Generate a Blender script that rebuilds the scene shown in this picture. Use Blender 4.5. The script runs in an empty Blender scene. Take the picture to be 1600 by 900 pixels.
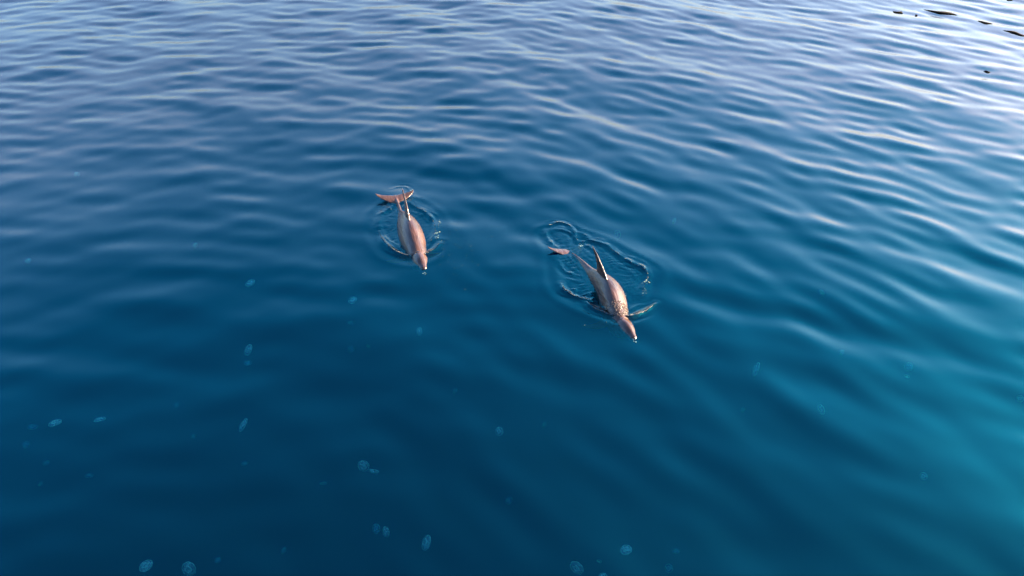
import bpy, bmesh, math, random
import numpy as np
from mathutils import Vector, Matrix

scene = bpy.context.scene
COL = scene.collection
rad = math.radians

# ------------------------------------------------------------------ camera, sky, sun, exposure
CAM_H = 4.75
cam_data = bpy.data.cameras.new("camera")
cam_data.sensor_width = 36.0
cam_data.angle = rad(66.0)
cam_data.clip_end = 5000.0
cam_data.clip_start = 0.05
cam = bpy.data.objects.new("camera", cam_data)
COL.objects.link(cam)
cam.location = (0.0, 0.0, CAM_H)
cam.rotation_euler = (rad(90.0 - 34.0), 0.0, 0.0)
scene.camera = cam

SUN_AZ, SUN_EL = 75.0, 19.0          # degrees clockwise from the view direction (+Y), and above the horizon
world = bpy.data.worlds.new("World")
scene.world = world
world.use_nodes = True
nt = world.node_tree
nt.nodes.clear()
sky = nt.nodes.new("ShaderNodeTexSky")
sky.sky_type = 'NISHITA'
sky.sun_disc = False
sky.sun_elevation = rad(SUN_EL)
sky.sun_rotation = rad(SUN_AZ)
sky.air_density = 1.1
sky.dust_density = 3.6
sky.ozone_density = 5.5
bg = nt.nodes.new("ShaderNodeBackground")
bg.inputs["Strength"].default_value = 0.061
wo = nt.nodes.new("ShaderNodeOutputWorld")
nt.links.new(sky.outputs[0], bg.inputs[0])
nt.links.new(bg.outputs[0], wo.inputs[0])

sun_data = bpy.data.lights.new("sun", 'SUN')
sun_data.energy = 4.9
sun_data.angle = rad(0.53)
sun_data.color = (1.0, 0.73, 0.47)
sun = bpy.data.objects.new("sun", sun_data)
COL.objects.link(sun)
sd = Vector((math.sin(rad(SUN_AZ)) * math.cos(rad(SUN_EL)), math.cos(rad(SUN_AZ)) * math.cos(rad(SUN_EL)), math.sin(rad(SUN_EL))))
sun.rotation_euler = sd.to_track_quat('Z', 'Y').to_euler()

scene.view_settings.view_transform = 'Standard'
scene.view_settings.look = 'None'
scene.view_settings.exposure = 3.75
scene.view_settings.gamma = 1.0
scene.cycles.use_denoising = True
scene.cycles.volume_bounces = 1
scene.cycles.max_bounces = 8
scene.cycles.transparent_max_bounces = 16
scene.cycles.caustics_reflective = False
scene.cycles.caustics_refractive = False

# ------------------------------------------------------------------ helpers
def tag(o, label=None, cat=None, group=None, kind=None):
    for k, v in (("label", label), ("category", cat), ("group", group), ("kind", kind)):
        if v:
            o[k] = v
    return o

def material(name):
    m = bpy.data.materials.new(name)
    m.use_nodes = True
    m.node_tree.nodes.clear()
    N = m.node_tree.nodes
    return m, N, m.node_tree.links, N.new("ShaderNodeOutputMaterial")

def smooth(m):
    m.polygons.foreach_set("use_smooth", np.ones(len(m.polygons), dtype=bool))

def sstep(a, b, x):
    t = np.clip((x - a) / (b - a), 0, 1)
    return t * t * (3 - 2 * t)

# ------------------------------------------------------------------ the sea
rng = np.random.default_rng(11)

def wave_train(n, crest_deg, spread, lam0, lam1, slope):
    """n sine waves; crest_deg is the direction of the crest line, clockwise from +Y"""
    out = []
    for i in range(n):
        lam = math.exp(rng.uniform(math.log(lam0), math.log(lam1)))
        a = rad(crest_deg + 90 + rng.normal(0, spread))
        k = 2 * math.pi / lam
        out.append((k * math.sin(a), k * math.cos(a), rng.uniform(0, 2 * math.pi), slope / math.sqrt(n / 2) / k, lam))
    return out

TRAIN_RIGHT = wave_train(56, -44, 14, 0.32, 1.20, 0.056)
TRAIN_LEFT = wave_train(56, 92, 24, 0.32, 1.15, 0.052)
TRAIN_SWELL = wave_train(16, -60, 40, 1.3, 4.5, 0.034)
GROUPS = wave_train(6, 20, 60, 3.5, 9.0, 1.0)

# dolphins: snout point and tail point on the water (world), used for the wake and for the bodies
DOLPHINS = [
    dict(snout=(-0.978, 7.399), tail=(-1.532, 9.201)),
    dict(snout=(1.209, 6.153), tail=(0.621, 7.912)),
]
for d in DOLPHINS:
    s, t = Vector(d['snout']), Vector(d['tail'])
    d['dir'] = (s - t).normalized()
    d['len'] = (s - t).length

# jellyfish: x, y, z, bell radius, bell axis, shown in detail, label
JELLY = [
    (-2.944, 7.382, -0.160, 0.0622, (-0.264, -0.170, 0.949), 1, 'bright tilted jellyfish alone high on the left, well above the pair on the vertical line'),
    (-1.742, 7.071, -0.180, 0.0529, (-0.122, -0.304, 0.945), 1, "round pale jellyfish midway between the left dolphin's snout and the left edge shoal"),
    (-0.936, 6.346, -0.060, 0.0488, (-0.721, -0.507, 0.472), 1, "brightest small jellyfish, half turned, straight below the left dolphin's snout"),
    (-2.662, 6.248, -0.220, 0.0663, (-0.610, -0.381, 0.695), 1, 'upright tilted jellyfish, the upper one of a close vertical pair on the left'),
    (-3.190, 7.383, -1.320, 0.0501, (0.125, -0.018, 0.992), 0, 'faint flat jellyfish, the lower one of a close vertical pair on the left'),
    (-4.042, 5.114, -0.140, 0.0611, (-0.110, 0.179, 0.978), 1, 'bright slanting jellyfish, middle one of the row at the left edge'),
    (-5.518, 6.630, -1.650, 0.0597, (0.165, 0.182, 0.969), 0, 'faint jellyfish just left of the bright slanting one at the left edge'),
    (-3.821, 5.376, -0.350, 0.0577, (-0.124, 0.423, 0.898), 0, 'thin jellyfish seen edge on, right end of the row at the left edge'),
    (-5.633, 6.563, -1.870, 0.0481, (-0.090, -0.614, 0.784), 0, "faint round jellyfish under the row at the left edge, nearest the picture's edge"),
    (-2.448, 5.256, -0.300, 0.0724, (-0.753, -0.143, 0.643), 1, 'crescent shaped jellyfish seen from the side, alone left of the lower middle'),
    (-5.353, 6.388, -1.980, 0.0397, (-0.052, -0.183, 0.982), 0, 'small faint jellyfish, second of three straggling down below the left edge row'),
    (-4.852, 6.294, -2.090, 0.0476, (0.174, 0.252, 0.952), 0, 'faint flat jellyfish lowest and rightmost below the left edge row'),
    (-5.434, 6.269, -2.200, 0.0319, (-0.043, -0.407, 0.912), 0, 'tiny faint jellyfish lowest of those straggling down the left edge'),
    (-4.264, 7.478, -2.090, 0.0395, (-0.206, -0.560, 0.802), 0, 'small faint jellyfish up and left of the side-on crescent'),
    (-3.928, 7.032, -2.200, 0.0341, (-0.069, -0.312, 0.947), 0, 'tiny faint jellyfish down and left of the side-on crescent'),
    (-3.171, 6.586, -2.200, 0.0451, (-0.101, 0.212, 0.972), 0, 'faint speck-like jellyfish directly below the side-on crescent'),
    (-0.681, 7.123, -1.540, 0.0372, (-0.682, -0.266, 0.682), 0, 'small dim jellyfish between the brightest one and the lone round one at right'),
    (-0.112, 5.030, -0.160, 0.0424, (-0.433, -0.747, 0.505), 1, 'ring-like round jellyfish alone near the middle, under the gap between the dolphins'),
    (-1.239, 4.624, -0.160, 0.0548, (-0.093, -0.941, 0.324), 1, 'large round jellyfish touching a flat one, low left of the middle'),
    (-1.159, 4.623, -0.220, 0.0493, (-0.121, -0.890, -0.439), 0, 'flat sliver of a jellyfish at the right of a large round one'),
    (-1.263, 4.831, -1.210, 0.0515, (-0.509, -0.662, 0.550), 1, 'dim jellyfish behind a brighter oval one near the bottom edge'),
    (-0.971, 3.982, -0.200, 0.0452, (-0.654, -0.653, 0.382), 1, 'bright oval jellyfish in front of a dim one near the bottom edge'),
    (-0.656, 3.912, -0.240, 0.0661, (-0.783, -0.192, 0.591), 1, 'big side-lit crescent jellyfish near the bottom edge, right of the oval pair'),
    (-2.700, 3.675, -0.200, 0.0561, (-0.171, -0.086, 0.981), 1, 'jellyfish with a bright centre and rim at the bottom left, left of two'),
    (-2.374, 3.648, -0.200, 0.0609, (-0.142, -0.876, 0.462), 1, 'jellyfish with a bright centre cut by the bottom edge, right of two at lower left'),
    (-2.779, 4.734, -1.540, 0.0326, (0.122, -0.234, 0.965), 0, 'small dim round jellyfish right of the two big ones at the bottom left'),
    (-2.450, 5.435, -2.310, 0.0408, (-0.570, -0.267, 0.777), 0, 'barely visible jellyfish between the bottom left group and the oval pair'),
    (0.468, 3.599, -0.120, 0.0600, (-0.498, -0.850, 0.172), 1, 'large glowing oval jellyfish at the bottom edge, under the right dolphin'),
    (0.868, 3.863, -0.260, 0.0500, (-0.214, 0.025, 0.977), 1, 'round jellyfish with a pale middle, highest of the bottom group under the right dolphin'),
    (0.685, 3.939, -0.500, 0.0217, (-0.303, -0.953, -0.000), 0, 'tiny jellyfish between the glowing oval one and the round one at the bottom'),
    (0.689, 3.733, -0.400, 0.0340, (-0.047, 0.168, 0.985), 0, 'jellyfish cut off by the bottom edge right of the glowing oval one'),
    (1.491, 4.723, -1.650, 0.0460, (-0.588, -0.536, 0.605), 0, 'dim round jellyfish, right end of the bottom group'),
    (1.701, 5.258, -2.090, 0.0430, (-0.136, 0.278, 0.951), 0, 'very faint jellyfish above the dim round one at the right end of the bottom group'),
    (2.836, 5.373, -0.220, 0.0507, (-0.935, -0.353, 0.033), 0, 'oval jellyfish alone among the ripples, lower right of the right dolphin'),
    (2.477, 6.162, -0.400, 0.0840, (-0.938, 0.243, 0.248), 0, "slender upright jellyfish seen edge on, right of the right dolphin's snout"),
    (3.435, 7.220, -0.180, 0.0383, (-0.862, -0.456, -0.221), 0, "small jellyfish level with the right dolphin's head, far to its right"),
    (4.077, 6.263, -0.450, 0.0497, (-0.785, -0.418, 0.457), 0, 'round blue-green jellyfish, upper of a close pair at the right'),
    (3.725, 5.700, -0.100, 0.0261, (-0.468, -0.831, -0.302), 0, 'little bright jellyfish, lower of a close pair at the right'),
    (3.551, 4.732, -0.400, 0.0358, (-0.789, -0.471, 0.394), 0, 'small round jellyfish in the lower right among broad ripples'),
    (4.865, 5.665, -0.350, 0.0364, (-0.844, -0.333, 0.421), 0, 'jellyfish at the right edge of the picture'),
    (2.089, 8.919, -0.220, 0.0401, (-0.878, -0.193, 0.438), 0, "small jellyfish above and right of the right dolphin's fin"),
    (1.664, 10.831, -1.540, 0.0822, (-0.691, -0.566, 0.450), 0, "dim round jellyfish just right of the right dolphin's fin tip"),
    (-2.274, 8.943, -1.870, 0.0536, (0.093, 0.120, 0.988), 0, 'faint flat jellyfish right below the round one left of the brightest'),
    (-2.207, 8.474, -1.980, 0.0568, (-0.392, -0.573, 0.720), 0, 'faint round jellyfish, left one of two dim spots left of the middle'),
    (-1.981, 8.545, -1.980, 0.0428, (-0.325, -0.914, -0.243), 0, 'faint little jellyfish, right one of two dim spots left of the middle'),
    (-6.118, 10.084, -0.120, 0.0437, (0.182, -0.328, 0.927), 0, 'small bright jellyfish in the left upper water, highest of all'),
    (-3.869, 8.275, -0.200, 0.0338, (-0.173, -0.635, 0.752), 0, 'small pale jellyfish midway between the left edge and the left dolphin'),
    (-5.787, 8.001, -0.250, 0.0372, (0.105, -0.300, 0.948), 0, "small jellyfish near the left edge at the height of the left dolphin's head"),
    (0.382, 6.901, -1.870, 0.0372, (-0.647, -0.242, 0.723), 0, 'faint speck of a jellyfish just right of the ring-like one in the middle'),
    (-0.037, 6.119, -2.310, 0.0514, (-0.521, -0.305, 0.797), 0, 'barely visible jellyfish below the ring-like one in the middle'),
    (-2.143, 6.179, -2.090, 0.0471, (0.028, 0.458, 0.889), 0, 'faint flat jellyfish left of the large round one touching a sliver'),
    (3.370, 6.317, -0.300, 0.0283, (-0.775, -0.224, 0.591), 0, 'tiny pale jellyfish left of the close pair at the right'),
    (2.909, 7.395, -2.090, 0.0393, (-0.714, -0.248, 0.655), 0, 'faint jellyfish below the slender upright one at the right'),
]
# crests thrown up by the dolphins: points, height, width
RIDGES = [
    ([(-1.602, 8.247), (-1.52, 8.019), (-1.403, 7.827), (-1.277, 7.707), (-1.162, 7.667), (-1.067, 7.688), (-0.986, 7.715), (-0.91, 7.805), (-0.849, 7.95)], 0.034, 0.022),
    ([(-1.623, 8.67), (-1.628, 8.455), (-1.605, 8.247)], 0.018, 0.030),
    ([(-1.581, 8.306), (-1.474, 8.047), (-1.354, 7.881), (-1.216, 7.787)], 0.016, 0.016),
    ([(-1.317, 8.974), (-1.212, 8.86), (-1.093, 8.732), (-0.987, 8.546), (-0.939, 8.365), (-0.928, 8.189), (-0.955, 8.005)], 0.030, 0.020),
    ([(-1.641, 9.141), (-1.6, 9.007), (-1.522, 8.942)], 0.022, 0.016),
    ([(-1.603, 9.4), (-1.547, 9.464), (-1.485, 9.489), (-1.401, 9.453), (-1.302, 9.278), (-1.278, 9.124), (-1.311, 8.991)], 0.014, 0.018),
    ([(-1.645, 8.663), (-1.572, 8.796), (-1.498, 8.942)], 0.022, 0.022),
    ([(-1.264, 8.764), (-1.133, 8.67), (-1.041, 8.485)], 0.012, 0.014),
    ([(0.537, 7.106), (0.564, 6.97), (0.681, 6.853), (0.826, 6.803)], 0.034, 0.022),
    ([(0.79, 6.758), (0.861, 6.634), (0.966, 6.551), (1.088, 6.497), (1.217, 6.508), (1.321, 6.565), (1.431, 6.662), (1.506, 6.752)], 0.040, 0.022),
    ([(0.82, 6.724), (0.972, 6.612), (1.109, 6.543)], 0.018, 0.014),
    ([(1.104, 7.947), (1.181, 7.806), (1.287, 7.635), (1.379, 7.518), (1.457, 7.446), (1.501, 7.324), (1.471, 7.198), (1.411, 7.045)], 0.030, 0.022),
    ([(0.391, 8.297), (0.43, 8.074), (0.524, 7.894)], 0.026, 0.022),
    ([(0.472, 8.432), (0.542, 8.482), (0.628, 8.482), (0.727, 8.374), (0.762, 8.184), (0.776, 8.03)], 0.026, 0.018),
    ([(0.781, 8.055), (0.853, 8.03), (0.916, 8.066), (1.017, 8.001), (1.104, 7.947)], 0.022, 0.018),
    ([(0.535, 8.328), (0.646, 8.29), (0.734, 8.184), (0.759, 8.001)], 0.018, 0.014),
    ([(0.527, 7.585), (0.579, 7.404), (0.661, 7.324), (0.745, 7.286)], 0.020, 0.018),
    ([(0.841, 7.983), (0.926, 7.901), (0.995, 7.761)], 0.020, 0.016),
    ([(0.777, 8.259), (0.875, 8.184), (0.917, 8.081)], 0.018, 0.022),
]
# outlines of the ruffled water round each dolphin
CHURN = [
    [(-1.633, 8.685), (-1.627, 8.424), (-1.595, 8.218), (-1.419, 7.84), (-1.234, 7.693), (-1.067, 7.688), (-0.94, 7.827), (-0.925, 8.189), (-0.95, 8.424), (-1.077, 8.717), (-1.3, 8.964), (-1.5, 8.951)],
    [(0.523, 7.876), (0.537, 7.106), (0.681, 6.853), (1.036, 6.612), (1.23, 6.612), (1.411, 7.045), (1.501, 7.324), (1.458, 7.453), (1.227, 7.737), (1.017, 8.001), (0.769, 8.147), (0.628, 8.297), (0.436, 8.222)],
]
# near-black strips laid on the water: ends, width
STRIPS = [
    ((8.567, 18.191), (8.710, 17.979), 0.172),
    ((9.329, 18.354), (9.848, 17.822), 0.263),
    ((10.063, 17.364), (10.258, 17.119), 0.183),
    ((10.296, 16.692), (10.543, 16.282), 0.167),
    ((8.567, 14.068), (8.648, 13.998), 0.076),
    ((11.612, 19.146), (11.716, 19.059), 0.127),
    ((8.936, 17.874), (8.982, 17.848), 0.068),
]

def spacing_fade(sp, lam):
    return 1 - sstep(lam * 0.16, lam * 0.32, sp) if sp is not None else 1.0

def sea_height(x, y, sp=None):
    x = np.asarray(x, float); y = np.asarray(y, float)
    z = np.zeros(np.broadcast(x, y).shape)
    g = sum(np.sin(kx * x + ky * y + p) for kx, ky, p, a, l in GROUPS) / 6
    right = sstep(-3.4, 2.2, x - 0.18 * (y - 8)) 
    calm = 0.62 + 0.38 * sstep(4.5, 11.0, y + 0.45 * x)
    wr = (0.30 + 0.70 * right) * (1 + 0.45 * g) * calm
    wl = (0.30 + 0.70 * (1 - right)) * (1 - 0.45 * g) * calm
    for train, w in ((TRAIN_RIGHT, wr), (TRAIN_LEFT, wl), (TRAIN_SWELL, calm)):
        for kx, ky, p, a, lam in train:
            z += w * a * np.sin(kx * x + ky * y + p) * spacing_fade(sp, lam)
    return z

def axis(parts, end):
    """parts: list of (limit, step) from a start to a limit, then growing steps to end on both sides"""
    v = [parts[0][0]]
    for lim, st in parts[1:]:
        n = max(1, int(round((lim - v[-1]) / st)))
        v += list(np.linspace(v[-1], lim, n + 1)[1:])
    lo, hi = [], []
    st = parts[1][1]; p = v[0]
    while p > -end:
        st *= 1.22; p -= st; lo.append(p)
    st = parts[-1][1]; p = v[-1]
    while p < end:
        st *= 1.22; p += st; hi.append(p)
    return np.array(lo[::-1] + v + hi)

def build_sea():
    ax = axis([(-14.5, 0), (-2.3, 0.034), (2.0, 0.0115), (14.5, 0.034)], 900)
    ay = axis([(1.5, 0), (5.8, 0.030), (9.7, 0.0125), (14.0, 0.028), (24.0, 0.040)], 900)
    nx, ny = len(ax), len(ay)
    X, Y = np.meshgrid(ax, ay)
    SX = np.gradient(ax)[None, :]; SY = np.gradient(ay)[:, None]
    SP = np.maximum(SX, SY) + 0 * X
    Z = sea_height(X, Y, SP)
    Z = wake(X, Y, Z)
    n = nx * ny
    co = np.stack([X, Y, Z], -1).reshape(-1, 3)
    idx = np.arange(n).reshape(ny, nx)
    quads = np.stack([idx[:-1, :-1], idx[:-1, 1:], idx[1:, 1:], idx[1:, :-1]], -1).reshape(-1, 4)
    # closed below: a skirt and a bottom 40 m down
    x0, x1, y0, y1 = ax[0], ax[-1], ay[0], ay[-1]
    base = np.array([[x0, y0, -40], [x1, y0, -40], [x1, y1, -40], [x0, y1, -40]])
    co = np.vstack([co, base])
    b = [n, n + 1, n + 2, n + 3]
    loops = [quads.reshape(-1)]
    sizes = [np.full(len(quads), 4)]
    sides = [list(idx[0, ::-1]) + [b[0], b[1]], list(idx[::-1, -1]) + [b[1], b[2]],
             list(idx[-1, :]) + [b[2], b[3]], list(idx[:, 0]) + [b[3], b[0]], [b[3], b[2], b[1], b[0]]]
    for s in sides:
        loops.append(np.array(s)); sizes.append(np.array([len(s)]))
    loops = np.concatenate(loops); sizes = np.concatenate(sizes)
    me = bpy.data.meshes.new("water")
    me.vertices.add(len(co)); me.vertices.foreach_set("co", co.reshape(-1))
    me.loops.add(len(loops)); me.loops.foreach_set("vertex_index", loops.astype(np.int32))
    me.polygons.add(len(sizes))
    me.polygons.foreach_set("loop_start", np.concatenate([[0], np.cumsum(sizes)[:-1]]).astype(np.int32))
    sm = np.ones(len(sizes), bool); sm[-5:] = False
    me.polygons.foreach_set("use_smooth", sm)
    me.update(calc_edges=True)
    o = bpy.data.objects.new("water", me)
    COL.objects.link(o)
    tag(o, "deep blue rippled sea reflecting a pale low sky", None, None, "structure")
    me.materials.append(water_material())
    print("water verts", n)
    return o

FINE = wave_train(30, 25, 38, 0.045, 0.11, 1.0)

def seg_dist(px, py, pts):
    """distance to a polyline, and the position along it from 0 to 1"""
    pts = np.array(pts); sl = np.hypot(*(pts[1:] - pts[:-1]).T); tot = sl.sum(); acc = 0
    best = np.full(px.shape, 1e9); along = np.zeros(px.shape); back = np.zeros(px.shape)
    for (ax_, ay_), (bx_, by_), l in zip(pts[:-1], pts[1:], sl):
        t = np.clip(((px - ax_) * (bx_ - ax_) + (py - ay_) * (by_ - ay_)) / (l * l), 0, 1)
        d = np.hypot(px - ax_ - t * (bx_ - ax_), py - ay_ - t * (by_ - ay_))
        k = d < best
        best = np.where(k, d, best); along = np.where(k, (acc + t * l) / tot, along)
        back = np.where(k, py - ay_ - t * (by_ - ay_), back)
        acc += l
    return best, along, back / np.maximum(best, 1e-6)

def spline(pts, n=6):
    """Catmull-Rom through the points"""
    p = [np.array(q, float) for q in pts]
    p = [2 * p[0] - p[1]] + p + [2 * p[-1] - p[-2]]
    out = []
    for i in range(1, len(p) - 2):
        for t in np.linspace(0, 1, n, endpoint=False):
            a, b, c, d = p[i - 1], p[i], p[i + 1], p[i + 2]
            out.append(0.5 * (2 * b + (c - a) * t + (2 * a - 5 * b + 4 * c - d) * t * t + (3 * b - a - 3 * c + d) * t ** 3))
    out.append(p[-2])
    return np.array(out)

def inside(px, py, poly):
    c = np.zeros(px.shape, bool); j = len(poly) - 1
    for i in range(len(poly)):
        xi, yi = poly[i]; xj, yj = poly[j]
        c ^= ((yi > py) != (yj > py)) & (px < (xj - xi) * (py - yi) / (yj - yi + 1e-12) + xi)
        j = i
    return c

def wake(X, Y, Z):
    jj = np.where((X[0] > -2.3) & (X[0] < 2.0))[0]; ii = np.where((Y[:, 0] > 5.8) & (Y[:, 0] < 9.7))[0]
    sl = (slice(ii[0], ii[-1] + 1), slice(jj[0], jj[-1] + 1))
    x, y, z = X[sl], Y[sl], Z[sl].copy()
    wob = 0.012 * np.sin(9 * x + 4 * y) + 0.010 * np.sin(-7 * y + 13 * x + 1)
    fine = sum(a * np.sin(kx * (x + 3 * wob) + ky * (y - 2.5 * wob) + p) for kx, ky, p, a, l in FINE)
    for poly in CHURN:
        pl = spline(poly + [poly[0]])[:-1]
        d, _, _ = seg_dist(x, y, list(pl) + [pl[0]])
        sd_ = np.where(inside(x, y, pl), d, -d)
        m = sstep(-0.02, 0.14, sd_)
        z = z * (1 - 0.6 * m) - 0.006 * m + 0.14 * m * fine * (0.5 + 0.5 * np.sin(5.1 * x + 4.3 * y) * np.sin(4.0 * x - 3.1 * y + 1.0))
        ring = np.exp(-((sd_ + 0.10) / 0.13) ** 2)
        z += 0.003 * ring * np.cos((sd_ + 0.02) * 2 * math.pi / 0.19) + 0.002 * ring
    for pts, amp, wid in RIDGES:
        d, t, bk = seg_dist(x + 0.3 * wob, y, spline(pts))
        tp = np.sin(np.pi * np.clip(t * 0.86 + 0.07, 0, 1)) ** 0.7
        wd = (1.25 + 0.65 * bk) * wid * (0.85 + 0.4 * np.sin(11 * t + amp * 300))
        z += (0.75 if amp >= 0.034 else 0.5) * amp * tp * (np.exp(-(d / wd) ** 2) + 0.3 * np.exp(-((d - 2.5 * wd) / (0.7 * wd)) ** 2)) * ((0.62 if amp < 0.034 else 0.85) + (0.38 if amp < 0.034 else 0.15) * np.sin(17 * t + 23 * x + amp * 900) * np.sin(9 * y + 6 * t))
        z -= 0.14 * amp * tp * np.exp(-((d - 3 * wid) / (1.6 * wid)) ** 2)
    Z = Z.copy(); Z[sl] = z
    return Z

def water_material():
    m, N, L, out = material("sea_water")
    tr = N.new("ShaderNodeBsdfTransparent")
    gl = N.new("ShaderNodeBsdfGlossy"); gl.inputs["Roughness"].default_value = 0.16
    fr = N.new("ShaderNodeFresnel"); fr.inputs["IOR"].default_value = 1.53
    mx = N.new("ShaderNodeMixShader")
    # specular tint: teal where the surface is looked into steeply, white at grazing angles
    mr = N.new("ShaderNodeMapRange"); mr.inputs["From Min"].default_value = 0.080; mr.inputs["From Max"].default_value = 0.20
    ti = N.new("ShaderNodeMix"); ti.data_type = 'RGBA'
    ti.inputs[6].default_value = (0.05, 0.89, 1.0, 1); ti.inputs[7].default_value = (0.94, 0.88, 0.84, 1)
    L.new(fr.outputs[0], mr.inputs["Value"]); L.new(mr.outputs[0], ti.inputs[0]); L.new(ti.outputs[2], gl.inputs["Color"])
    L.new(fr.outputs[0], mx.inputs[0]); L.new(tr.outputs[0], mx.inputs[1]); L.new(gl.outputs[0], mx.inputs[2])
    L.new(mx.outputs[0], out.inputs["Surface"])
    sc = N.new("ShaderNodeVolumeScatter"); ab = N.new("ShaderNodeVolumeAbsorption")
    sc.inputs["Color"].default_value = (0.0, 0.002, 0.130, 1); sc.inputs["Density"].default_value = 0.75
    sc.inputs["Anisotropy"].default_value = 0.68
    ab.inputs["Color"].default_value = (0.0, 0.58, 0.78, 1); ab.inputs["Density"].default_value = 0.75
    ad = N.new("ShaderNodeAddShader")
    L.new(sc.outputs[0], ad.inputs[0]); L.new(ab.outputs[0], ad.inputs[1])
    L.new(ad.outputs[0], out.inputs["Volume"])
    return m

build_sea()

# ------------------------------------------------------------------ dolphins
def skin_material():
    m, N, L, out = material("wet_dolphin_skin")
    b = N.new("ShaderNodeBsdfPrincipled")
    tc = N.new("ShaderNodeTexCoord")
    n1 = N.new("ShaderNodeTexNoise"); n1.inputs["Scale"].default_value = 5.0; n1.inputs["Detail"].default_value = 6.0
    n2 = N.new("ShaderNodeTexNoise"); n2.inputs["Scale"].default_value = 60.0; n2.inputs["Detail"].default_value = 4.0
    cr = N.new("ShaderNodeValToRGB")
    cr.color_ramp.elements[0].position = 0.30; cr.color_ramp.elements[0].color = (0.0125, 0.0060, 0.0036, 1)
    cr.color_ramp.elements[1].position = 0.72; cr.color_ramp.elements[1].color = (0.0430, 0.0195, 0.0108, 1)
    L.new(tc.outputs["Object"], n1.inputs["Vector"]); L.new(tc.outputs["Object"], n2.inputs["Vector"])
    L.new(n1.outputs[0], cr.inputs[0]); L.new(cr.outputs[0], b.inputs["Base Color"])
    b.inputs["Roughness"].default_value = 0.42; b.inputs["Specular IOR Level"].default_value = 0.12
    b.inputs["Coat Weight"].default_value = 0.7; b.inputs["Coat Roughness"].default_value = 0.15
    bp = N.new("ShaderNodeBump"); bp.inputs["Strength"].default_value = 0.18; bp.inputs["Distance"].default_value = 0.01
    mp = N.new("ShaderNodeMapping"); mp.inputs["Scale"].default_value = (3.0, 16.0, 10.0)
    n3 = N.new("ShaderNodeTexNoise"); n3.inputs["Scale"].default_value = 1.0; n3.inputs["Detail"].default_value = 3.0
    L.new(tc.outputs["Object"], mp.inputs["Vector"]); L.new(mp.outputs[0], n3.inputs["Vector"])
    b2 = N.new("ShaderNodeBump"); b2.inputs["Strength"].default_value = 0.5; b2.inputs["Distance"].default_value = 0.03
    L.new(n3.outputs[0], b2.inputs["Height"]); L.new(b2.outputs[0], bp.inputs["Normal"])
    L.new(n2.outputs[0], bp.inputs["Height"]); L.new(bp.outputs[0], b.inputs["Normal"]); L.new(bp.outputs[0], b.inputs["Coat Normal"])
    L.new(b.outputs[0], out.inputs["Surface"])
    return m

def plain(name, col, rough=0.3, coat=0.0):
    m, N, L, out = material(name)
    b = N.new("ShaderNodeBsdfPrincipled")
    b.inputs["Base Color"].default_value = (*col, 1); b.inputs["Roughness"].default_value = rough
    b.inputs["Coat Weight"].default_value = coat
    L.new(b.outputs[0], out.inputs["Surface"])
    return m

SKIN = skin_material()
DARK = plain("dark_wet_eye", (0.012, 0.010, 0.010), 0.1, 1.0)

#          s     half width  up     down
BODY = [(0.000, 0.012, 0.012, 0.012), (0.015, 0.030, 0.022, 0.024), (0.05, 0.040, 0.029, 0.034), (0.09, 0.048, 0.036, 0.044),
        (0.12, 0.058, 0.050, 0.052), (0.165, 0.074, 0.078, 0.064), (0.22, 0.098, 0.108, 0.080), (0.31, 0.122, 0.128, 0.102),
        (0.42, 0.150, 0.150, 0.132), (0.56, 0.172, 0.172, 0.158), (0.72, 0.184, 0.188, 0.172), (0.88, 0.180, 0.190, 0.172),
        (1.04, 0.160, 0.172, 0.158), (1.20, 0.125, 0.145, 0.132), (1.36, 0.086, 0.112, 0.100), (1.52, 0.050, 0.080, 0.070),
        (1.64, 0.030, 0.054, 0.048), (1.73, 0.026, 0.032, 0.030), (1.80, 0.034, 0.018, 0.018), (1.86, 0.020, 0.008, 0.008)]
DORSAL = [(-0.06, -0.02, 0.30, 0.026), (0.0, 0.0, 0.285, 0.022), (0.06, 0.045, 0.262, 0.018), (0.12, 0.10, 0.250, 0.014),
          (0.18, 0.160, 0.258, 0.011), (0.235, 0.213, 0.276, 0.008), (0.275, 0.258, 0.292, 0.005), (0.295, 0.288, 0.302, 0.003)]   # height, leading edge, trailing edge, half thickness
FLUKE = [(-0.01, 1.655, 1.845, 0.024), (0.03, 1.684, 1.848, 0.018), (0.08, 1.716, 1.858, 0.012), (0.13, 1.748, 1.864, 0.009),
         (0.18, 1.786, 1.872, 0.007), (0.215, 1.820, 1.884, 0.005), (0.238, 1.846, 1.896, 0.004), (0.250, 1.886, 1.906, 0.003)]   # out from the middle, leading, trailing, half thickness
PECTORAL = [(-0.04, 0.0, 0.135, 0.020), (0.03, 0.015, 0.135, 0.017), (0.10, 0.055, 0.150, 0.013), (0.17, 0.115, 0.185, 0.010),
            (0.23, 0.180, 0.225, 0.007), (0.262, 0.228, 0.248, 0.004)]

def curve(tab, col, s):
    t = np.array([r[0] for r in tab]); v = np.array([r[col] for r in tab])
    m = np.gradient(v, t)
    i = np.clip(np.searchsorted(t, s) - 1, 0, len(t) - 2)
    h = t[i + 1] - t[i]; q = np.clip((s - t[i]) / h, 0, 1)
    return ((2 * q ** 3 - 3 * q * q + 1) * v[i] + (q ** 3 - 2 * q * q + q) * h * m[i] + (-2 * q ** 3 + 3 * q * q) * v[i + 1] + (q ** 3 - q * q) * h * m[i + 1])

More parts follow.
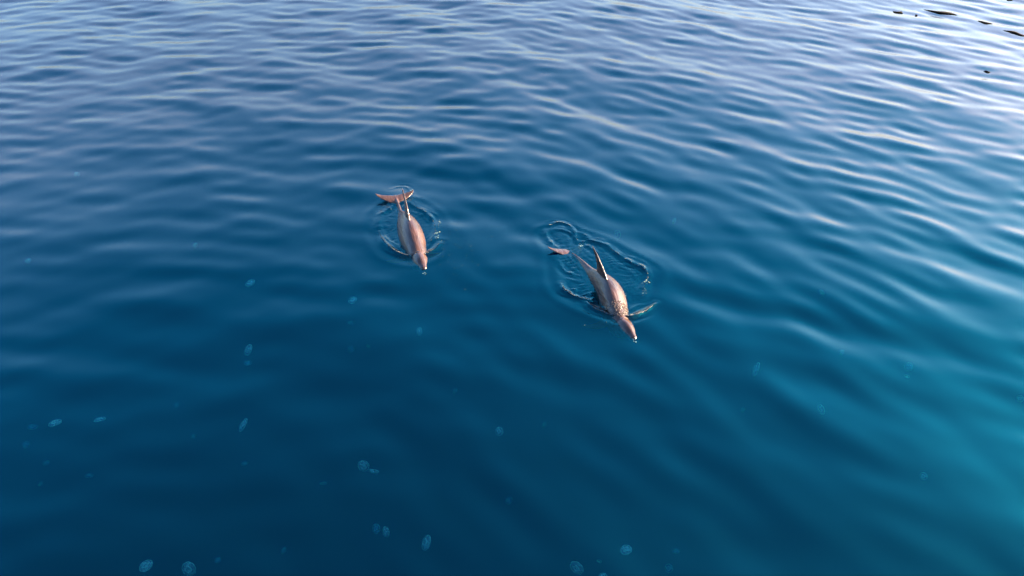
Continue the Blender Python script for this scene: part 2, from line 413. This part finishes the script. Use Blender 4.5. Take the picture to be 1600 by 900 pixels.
def spine_frame(d, s):
    """point, backward tangent, up, left (all local: +x is back from the snout, +y the dolphin's right, z up)"""
    e = 0.01
    def pt(q):
        return np.array([q * d['cos'], float(curve(d['side'], 1, q)), float(curve(d['z'], 1, q))])
    p = pt(s); t = pt(s + e) - pt(s - e); t /= np.linalg.norm(t)
    roll = float(curve(d['roll'], 1, s))
    up = np.array([0, 0, 1.0]); up -= t * (up @ t); up /= np.linalg.norm(up)
    right = np.cross(t, up)
    c, q = math.cos(roll), math.sin(roll)
    return p, t, up * c + right * q, right * c - up * q

def section_loft(rings, close_ends=True):
    bm = bmesh.new()
    vs = [[bm.verts.new(p) for p in r] for r in rings]
    n = len(vs[0])
    for a, b in zip(vs[:-1], vs[1:]):
        for i in range(n):
            bm.faces.new((a[i], a[(i + 1) % n], b[(i + 1) % n], b[i]))
    if close_ends:
        bm.faces.new(vs[0][::-1]); bm.faces.new(vs[-1])
    bmesh.ops.recalc_face_normals(bm, faces=bm.faces)
    return bm

def airfoil(lead, trail, th, n=9):
    up_, lo_ = [], []
    for i in range(n):
        q = 0.5 - 0.5 * math.cos(math.pi * i / (n - 1))
        y = th * 2.2 * (math.sqrt(q + 1e-4) * (1 - q) ** 0.8) + 0.0012
        x = lead + (trail - lead) * q
        up_.append((x, y)); lo_.append((x, -y))
    return up_ + lo_[::-1]

def make_dolphin(d, label):
    meshes = []
    rings = []
    for s in np.concatenate([np.linspace(0, 0.3, 26), np.linspace(0.32, 1.86, 60)]):
        p, t, up, ri = spine_frame(d, s)
        w, hu, hd = (float(curve(BODY, c, s)) for c in (1, 2, 3))
        w *= 1 - 0.18 * float(sstep(0.3, 0.5, s))
        ring = []
        for k in range(28):
            a = 2 * math.pi * k / 28
            ca, sa = math.cos(a), math.sin(a)
            ring.append(p + ri * w * ca * (1 - 0.24 * max(sa, 0) ** 2) + up * (hu if sa > 0 else hd) * sa)
        rings.append(ring)
    meshes.append(section_loft(rings))
    # dorsal fin
    s0 = 0.84
    rings = []
    for h, le, te, th in DORSAL:
        ring = []
        for x, y in airfoil(le, te, th):
            p, t, up, ri = spine_frame(d, s0 + min(x, 0.3))
            base = float(curve(BODY, 2, s0 + min(max(x, 0), 0.3)))
            b2 = float(curve(BODY, 2, s0 + 0.1))
            q = max(0, min(1, h / 0.1))
            ring.append(p + up * ((base * (1 - q) + b2 * q) + h - 0.01) + ri * y)
        rings.append(ring)
    meshes.append(section_loft(rings))
    # flukes: one lobe on each side
    for sg in (-1, 1):
        rings = []
        p0, t0, u0, r0 = spine_frame(d, 1.70)
        tilt = d['fluke_tilt']
        tt = t0 * math.cos(tilt) + u0 * math.sin(tilt); uu = u0 * math.cos(tilt) - t0 * math.sin(tilt)
        for v, le, te, th in FLUKE:
            droop = d['fluke_curl'][0 if sg < 0 else 1] * (max(v, 0) / 0.25) ** 2
            rings.append([p0 + tt * (x - 1.70) + r0 * sg * v * 1.0 + uu * (y + droop) for x, y in airfoil(le, te, th)])
        meshes.append(section_loft(rings))
    # pectoral fins
    for sg in (-1, 1):
        rings = []
        p0, t0, u0, r0 = spine_frame(d, 0.44)
        w0 = float(curve(BODY, 1, 0.44))
        out_ = r0 * sg * 0.80 - u0 * 0.60
        out_ /= np.linalg.norm(out_)
        nrm = np.cross(t0, out_); nrm /= np.linalg.norm(nrm)
        base = p0 + r0 * sg * w0 * 0.82 - u0 * 0.055
        for v, le, te, th in PECTORAL:
            rings.append([base + out_ * v + t0 * x + nrm * y for x, y in airfoil(le, te, th)])
        meshes.append(section_loft(rings))
    bm = bmesh.new()
    for b in meshes:
        tmp = bpy.data.meshes.new("tmp"); b.to_mesh(tmp); b.free()
        bm.from_mesh(tmp); bpy.data.meshes.remove(tmp)
    me = bpy.data.meshes.new("dolphin_raw"); bm.to_mesh(me); bm.free()
    raw = bpy.data.objects.new("dolphin_raw", me); COL.objects.link(raw)
    rm = raw.modifiers.new("r", 'REMESH'); rm.mode = 'VOXEL'; rm.voxel_size = 0.0055
    sm = raw.modifiers.new("s", 'SMOOTH'); sm.iterations = 4; sm.factor = 0.5
    dg = bpy.context.evaluated_depsgraph_get()
    me2 = bpy.data.meshes.new_from_object(raw.evaluated_get(dg))
    me2.name = "body"
    bpy.data.objects.remove(raw); bpy.data.meshes.remove(me)
    smooth(me2)
    me2.materials.clear(); me2.materials.append(SKIN)
    root = bpy.data.objects.new("dolphin", None); COL.objects.link(root)
    root.empty_display_size = 0.2
    root.location = (d['snout'][0], d['snout'][1], 0)
    back = -d['dir']
    root.rotation_euler = (0, 0, math.atan2(back.y, back.x))
    tag(root, label, "dolphin", "dolphins at the surface")
    body = bpy.data.objects.new("body", me2); COL.objects.link(body); body.parent = root
    # eyes and blowhole
    p, t, up, ri = spine_frame(d, 0.255)
    w = float(curve(BODY, 1, 0.255))
    for sg in (-1, 1):
        em = bpy.data.meshes.new("eye"); b = bmesh.new()
        bmesh.ops.create_icosphere(b, subdivisions=2, radius=0.011); b.to_mesh(em); b.free(); smooth(em)
        em.materials.append(DARK)
        e = bpy.data.objects.new("eye", em); COL.objects.link(e); e.parent = root
        e.location = p + ri * sg * w * 0.965 - up * 0.022
    p, t, up, ri = spine_frame(d, 0.30)
    hm = bpy.data.meshes.new("blowhole"); b = bmesh.new()
    bmesh.ops.create_uvsphere(b, u_segments=16, v_segments=8, radius=1.0)
    for v in b.verts:
        v.co = Vector((v.co.x * 0.010 - 0.010 * v.co.y ** 2, v.co.y * 0.020, v.co.z * 0.003))
    b.to_mesh(hm); b.free(); smooth(hm); hm.materials.append(DARK)
    e = bpy.data.objects.new("blowhole", hm); COL.objects.link(e); e.parent = root
    e.location = p + up * float(curve(BODY, 2, 0.30))
    return root

DOLPHINS[0].update(cos=0.985, side=[(0, 0), (0.5, 0.0), (1.0, -0.01), (1.5, 0.0), (1.9, 0.0)],
    z=[(0, 0.004), (0.16, -0.012), (0.29, -0.064), (0.5, -0.055), (0.8, -0.010), (1.05, -0.012), (1.3, -0.055), (1.5, -0.072), (1.65, -0.020), (1.8, 0.02), (1.95, 0.04)],
    roll=[(0, 0.0), (1.0, 0.0), (1.95, 0.0)], fluke_tilt=0.02, fluke_curl=(0.03, 0.01))
DOLPHINS[1].update(cos=0.985, side=[(0, 0), (0.5, -0.04), (0.9, -0.115), (1.4, -0.07), (1.9, 0.0)],
    z=[(0, -0.018), (0.16, -0.036), (0.30, -0.098), (0.5, -0.085), (0.8, -0.045), (1.05, -0.060), (1.25, -0.085), (1.5, -0.064), (1.65, -0.045), (1.8, -0.030), (1.95, -0.02)],
    roll=[(0, -0.08), (0.9, -0.20), (1.3, -0.08), (1.7, 0.20), (1.95, 0.22)], fluke_tilt=0.05, fluke_curl=(0.02, 0.04))
make_dolphin(DOLPHINS[0], "left dolphin with its tail fluke lifted clear behind a broad sunlit back")
make_dolphin(DOLPHINS[1], "right dolphin with a tall upright fin and its head under a bow wave")

# ------------------------------------------------------------------ jellyfish
def jelly_material(name, alpha, col):
    m, N, L, out = material(name)
    tr = N.new("ShaderNodeBsdfTransparent"); df = N.new("ShaderNodeBsdfDiffuse"); tl = N.new("ShaderNodeBsdfTranslucent")
    df.inputs["Color"].default_value = (*col, 1); tl.inputs["Color"].default_value = (*col, 1)
    a = N.new("ShaderNodeMixShader"); a.inputs[0].default_value = 0.5
    L.new(df.outputs[0], a.inputs[1]); L.new(tl.outputs[0], a.inputs[2])
    x = N.new("ShaderNodeMixShader")
    tc = N.new("ShaderNodeTexCoord"); no = N.new("ShaderNodeTexNoise"); no.inputs["Scale"].default_value = 0.9; no.inputs["Detail"].default_value = 3
    mr = N.new("ShaderNodeMapRange"); mr.inputs["From Min"].default_value = 0.3; mr.inputs["From Max"].default_value = 0.7
    mr.inputs["To Min"].default_value = alpha * 0.6; mr.inputs["To Max"].default_value = min(1, alpha * 1.4)
    L.new(tc.outputs["Object"], no.inputs["Vector"]); L.new(no.outputs[0], mr.inputs["Value"])
    L.new(mr.outputs[0], x.inputs[0]); L.new(tr.outputs[0], x.inputs[1]); L.new(a.outputs[0], x.inputs[2])
    L.new(x.outputs[0], out.inputs["Surface"])
    return m

J_BELL = jelly_material("jelly_bell", 0.34, (0.14, 0.70, 0.66))
J_RIM = jelly_material("jelly_rim", 0.60, (0.18, 0.78, 0.74))
J_GONAD = jelly_material("jelly_gonad", 0.80, (0.26, 0.84, 0.78))

def lathe(profile, n=28, wob=0.0):
    bm = bmesh.new()
    rings = []
    for r, z in profile:
        rings.append([bm.verts.new((r * math.cos(2 * math.pi * k / n) * (1 + wob * math.cos(16 * math.pi * k / n)), r * math.sin(2 * math.pi * k / n) * (1 + wob * math.cos(16 * math.pi * k / n)), z)) for k in range(n)])
    for a, b in zip(rings[:-1], rings[1:]):
        for i in range(n):
            bm.faces.new((a[i], a[(i + 1) % n], b[(i + 1) % n], b[i]))
    return bm

def done(bm, name, mat):
    bmesh.ops.remove_doubles(bm, verts=bm.verts, dist=1e-5)
    me = bpy.data.meshes.new(name); bm.to_mesh(me); bm.free(); smooth(me); me.materials.append(mat)
    return me

dome = [(0.0005, 0.34)] + [(math.sin(a), 0.34 * math.cos(a)) for a in np.linspace(0.15, math.pi / 2, 9)]
under = [(0.93 * math.sin(a), 0.20 * math.cos(a)) for a in np.linspace(math.pi / 2, 0.15, 7)] + [(0.0005, 0.20)]
BELL = done(lathe(dome + under, 28), "bell", J_BELL)
RIM = done(lathe([(0.955 + 0.052 * math.cos(a), -0.01 + 0.052 * math.sin(a)) for a in np.linspace(0, 2 * math.pi, 9)], 40, 0.012), "rim", J_RIM)

def clover():
    bm = bmesh.new(); n, m = 56, 6; rings = []
    for k in range(n):
        a = 2 * math.pi * k / n
        r = 0.30 + 0.13 * abs(math.cos(2 * a)) ** 0.7
        th = 0.13 + 0.04 * math.cos(4 * a)
        rings.append([bm.verts.new(((r + th * math.cos(q)) * math.cos(a), (r + th * math.cos(q)) * math.sin(a), 0.20 + 0.5 * th * math.sin(q))) for q in [2 * math.pi * i / m for i in range(m)]])
    for k in range(n):
        a, b = rings[k], rings[(k + 1) % n]
        for i in range(m):
            bm.faces.new((a[i], a[(i + 1) % m], b[(i + 1) % m], b[i]))
    return bm
GONAD = done(clover(), "gonad_ring", J_GONAD)

def oral():
    bm = bmesh.new(); n = 12; rings = []
    for r, z in [(0.001, 0.16), (0.16, 0.12), (0.22, 0.0), (0.14, -0.14), (0.05, -0.24), (0.001, -0.27)]:
        rings.append([bm.verts.new((r * (1 + 0.45 * math.cos(8 * math.pi * k / n)) * math.cos(2 * math.pi * k / n), r * (1 + 0.45 * math.cos(8 * math.pi * k / n)) * math.sin(2 * math.pi * k / n), z)) for k in range(n)])
    for a, b in zip(rings[:-1], rings[1:]):
        for i in range(n):
            bm.faces.new((a[i], a[(i + 1) % n], b[(i + 1) % n], b[i]))
    return bm
ORAL = done(oral(), "oral_arms", J_RIM)

rj = random.Random(4)
for x, y, z, r, axis_n, det, label in JELLY:
    q = Vector(axis_n).to_track_quat('Z', 'Y')
    root = bpy.data.objects.new("jellyfish", None); COL.objects.link(root)
    root.empty_display_size = 0.1
    root.location = (x, y, z); root.rotation_mode = 'QUATERNION'
    root.rotation_quaternion = q @ Matrix.Rotation(rj.uniform(0, 6.28), 3, 'Z').to_quaternion()
    r *= 0.9
    root.scale = (r, r, r * rj.uniform(0.85, 1.2))
    tag(root, label, "jellyfish", "jellyfish below the surface")
    for nm, me in (("bell", BELL), ("rim", RIM), ("gonad_ring", GONAD), ("oral_arms", ORAL)):
        o = bpy.data.objects.new(nm, me); COL.objects.link(o); o.parent = root

# ------------------------------------------------------------------ flat near-black strips laid on the water at the far right
STRIP_MAT = plain("strip_near_black", (0.0016, 0.0018, 0.0018), 0.9, 0.0)
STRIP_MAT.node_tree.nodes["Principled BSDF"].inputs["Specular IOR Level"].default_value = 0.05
STRIP_LABELS = ["short bent dark strip, leftmost of those at the upper right",
    "longest dark strip on the bright water at the upper right",
    "lens shaped dark strip just right of the longest one",
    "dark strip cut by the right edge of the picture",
    "small lone dark strip lying lowest, below the others at the upper right",
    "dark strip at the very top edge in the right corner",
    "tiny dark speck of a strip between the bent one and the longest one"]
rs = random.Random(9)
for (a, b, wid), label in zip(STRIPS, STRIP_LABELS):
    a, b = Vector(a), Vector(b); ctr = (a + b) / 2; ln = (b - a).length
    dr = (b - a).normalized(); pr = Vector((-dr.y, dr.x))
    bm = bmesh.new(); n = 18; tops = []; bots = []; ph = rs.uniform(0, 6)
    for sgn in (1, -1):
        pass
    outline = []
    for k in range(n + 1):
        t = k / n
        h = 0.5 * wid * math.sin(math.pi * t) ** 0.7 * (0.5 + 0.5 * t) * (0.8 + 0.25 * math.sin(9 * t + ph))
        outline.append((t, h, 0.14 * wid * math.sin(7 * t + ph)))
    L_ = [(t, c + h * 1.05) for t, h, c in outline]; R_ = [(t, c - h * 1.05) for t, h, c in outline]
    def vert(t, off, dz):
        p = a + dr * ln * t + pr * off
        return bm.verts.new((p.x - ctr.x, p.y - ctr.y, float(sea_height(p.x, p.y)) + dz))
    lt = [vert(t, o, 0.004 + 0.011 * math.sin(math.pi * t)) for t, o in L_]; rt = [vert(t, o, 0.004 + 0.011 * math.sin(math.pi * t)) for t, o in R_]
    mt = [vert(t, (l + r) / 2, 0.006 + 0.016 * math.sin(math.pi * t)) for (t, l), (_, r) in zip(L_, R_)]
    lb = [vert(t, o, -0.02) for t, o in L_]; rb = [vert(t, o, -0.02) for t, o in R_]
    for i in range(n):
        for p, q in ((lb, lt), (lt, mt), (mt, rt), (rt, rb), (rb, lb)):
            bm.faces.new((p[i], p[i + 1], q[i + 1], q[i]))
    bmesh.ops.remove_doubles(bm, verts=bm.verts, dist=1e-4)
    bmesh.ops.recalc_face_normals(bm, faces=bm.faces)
    me = bpy.data.meshes.new("dark_strip"); bm.to_mesh(me); bm.free(); smooth(me); me.materials.append(STRIP_MAT)
    o = bpy.data.objects.new("dark_strip", me); COL.objects.link(o); o.location = (ctr.x, ctr.y, 0)
    tag(o, label, "strip", "dark strips on the water at the upper right")

# ------------------------------------------------------------------ spray round the dolphins
def spray_material(name, col, rough, trans):
    m, N, L, out = material(name)
    b = N.new("ShaderNodeBsdfPrincipled")
    b.inputs["Base Color"].default_value = (*col, 1); b.inputs["Roughness"].default_value = rough
    b.inputs["Transmission Weight"].default_value = trans; b.inputs["IOR"].default_value = 1.33
    L.new(b.outputs[0], out.inputs["Surface"])
    return m

ICO = bmesh.new(); bmesh.ops.create_icosphere(ICO, subdivisions=1, radius=1.0)
ICO_V = np.array([v.co[:] for v in ICO.verts]); ICO_F = np.array([[v.index for v in f.verts] for f in ICO.faces]); ICO.free()

def drops(name, pts, mat, label, cat):
    V, F_ = [], []
    for i, (p, r3) in enumerate(pts):
        V.append(ICO_V * np.array(r3) + np.array(p)); F_.append(ICO_F + len(ICO_V) * i)
    me = bpy.data.meshes.new(name); me.from_pydata(np.vstack(V).tolist(), [], np.vstack(F_).tolist()); smooth(me)
    me.materials.append(mat)
    o = bpy.data.objects.new(name, me); COL.objects.link(o)
    tag(o, label, cat, None, "stuff")
    return o

dgr = bpy.context.evaluated_depsgraph_get()
water_obj = bpy.data.objects["water"]
dol = [o for o in COL.objects if o.name.startswith("dolphin")]
bpy.context.view_layer.update()
def top_at(x, y, o):
    mw = o.matrix_world; inv = mw.inverted()
    a = inv @ Vector((x, y, 2.0)); d = (inv.to_3x3() @ Vector((0, 0, -1))).normalized()
    ok, loc, nrm, _ = o.ray_cast(a, d)
    return (mw @ loc, mw.to_3x3() @ nrm) if ok else (None, None)

rd = random.Random(21)
pts = []
def scatter(cx, cy, sx, sy, n, r0, r1, lift=0.0):
    for _ in range(n):
        x, y = cx + rd.gauss(0, sx), cy + rd.gauss(0, sy)
        p, nn = top_at(x, y, water_obj)
        if p is None:
            continue
        r = r0 * (r1 / r0) ** (rd.random() ** 2.2)
        pts.append(((x, y, p.z + r * 0.3 + lift * rd.random()), (r * rd.uniform(0.8, 1.6), r * rd.uniform(0.8, 1.6), r * 0.8)))
scatter(1.452, 7.167, 0.020, 0.030, 14, 0.0030, 0.0090)
scatter(1.410, 7.018, 0.020, 0.050, 10, 0.0020, 0.0050)
scatter(-0.897, 8.194, 0.015, 0.050, 18, 0.0030, 0.0080)
scatter(-0.894, 8.444, 0.010, 0.060, 10, 0.0020, 0.0060)
scatter(-1.342, 9.336, 0.015, 0.040, 16, 0.0030, 0.0080)
scatter(-0.964, 7.334, 0.015, 0.020, 5, 0.0030, 0.0070)
scatter(1.206, 6.132, 0.012, 0.015, 4, 0.0030, 0.0070)
scatter(0.788, 7.941, 0.030, 0.040, 16, 0.0030, 0.0080)
scatter(-0.587, 7.698, 0.160, 0.350, 50, 0.0010, 0.0032)
scatter(-0.753, 7.985, 0.100, 0.300, 30, 0.0010, 0.0030)
scatter(1.127, 6.944, 0.060, 0.030, 14, 0.0030, 0.0080)
scatter(0.846, 6.461, 0.200, 0.100, 6, 0.0020, 0.0040)
scatter(-1.461, 8.856, 0.050, 0.080, 20, 0.0020, 0.0060)
drops("spray", pts, spray_material("white_spray", (0.07, 0.13, 0.15), 0.2, 0.0), "fine white drops of spray sprinkled on the water round both dolphins", "spray")

# pale specks added for the reflected gleam along crests that the dolphins push up
pts = []
for ri_, n in ((0, 460), (8, 160), (9, 560), (3, 60), (11, 50), (13, 40)):
    line = spline(RIDGES[ri_][0], 10)
    for _ in range(n):
        q = rd.random()
        if math.sin(q * 23 + ri_) + math.sin(q * 61 + 2 * ri_) < (-0.3 if ri_ not in (0, 9) else -1.3):
            continue                                   # gaps, so that the line breaks up
        f = q * (len(line) - 1); i0 = min(int(f), len(line) - 2)
        c = line[i0] + (line[i0 + 1] - line[i0]) * (f - i0)
        x, y = c[0] + rd.gauss(0, 0.004), c[1] + abs(rd.gauss(0, 0.007))
        p, nn = top_at(x, y, water_obj)
        if p is None:
            continue
        r = 0.0016 * (3.0 ** (rd.random() ** 1.6)) * (0.4 + math.sin(math.pi * q))
        pts.append(((x, y, p.z + r * 0.2), (r * rd.uniform(1.0, 2.6), r * rd.uniform(0.8, 1.4), r * 0.6)))
drops("crest_gleam", pts, spray_material("painted_gleam", (0.020, 0.028, 0.036), 0.25, 0.0), "pale specks painting the bright reflections along the wave crests round both dolphins", "crest_gleam")

# beads of water running off the head of the right-hand dolphin and the neck of the other
beads = []
for k, (s0, s1, n) in enumerate(((0.30, 0.36, 60), (0.36, 0.56, 420))):
    d = DOLPHINS[k]; root = dol[k]
    body = [c for c in root.children if c.name.startswith("body")][0]
    for _ in range(n):
        s_ = rd.uniform(s0, s1); a = rd.uniform(-1.25, 1.25)
        p, t, up, ri = spine_frame(d, s_)
        q = p + ri * math.sin(a) * float(curve(BODY, 1, s_)) * 0.9 + up * 0.05
        w = root.matrix_world @ Vector(q)
        loc, nn = top_at(w.x, w.y, body)
        if loc is None or loc.z < -0.01:
            continue
        r = rd.uniform(0.0025, 0.0065)
        beads.append((tuple(loc), (r * rd.uniform(0.8, 1.8), r * rd.uniform(0.8, 1.8), r)))
drops("water_beads", beads, spray_material("clear_bead", (0.10, 0.075, 0.06), 0.08, 0.3), "beads of water clinging to the heads of the dolphins", "water")
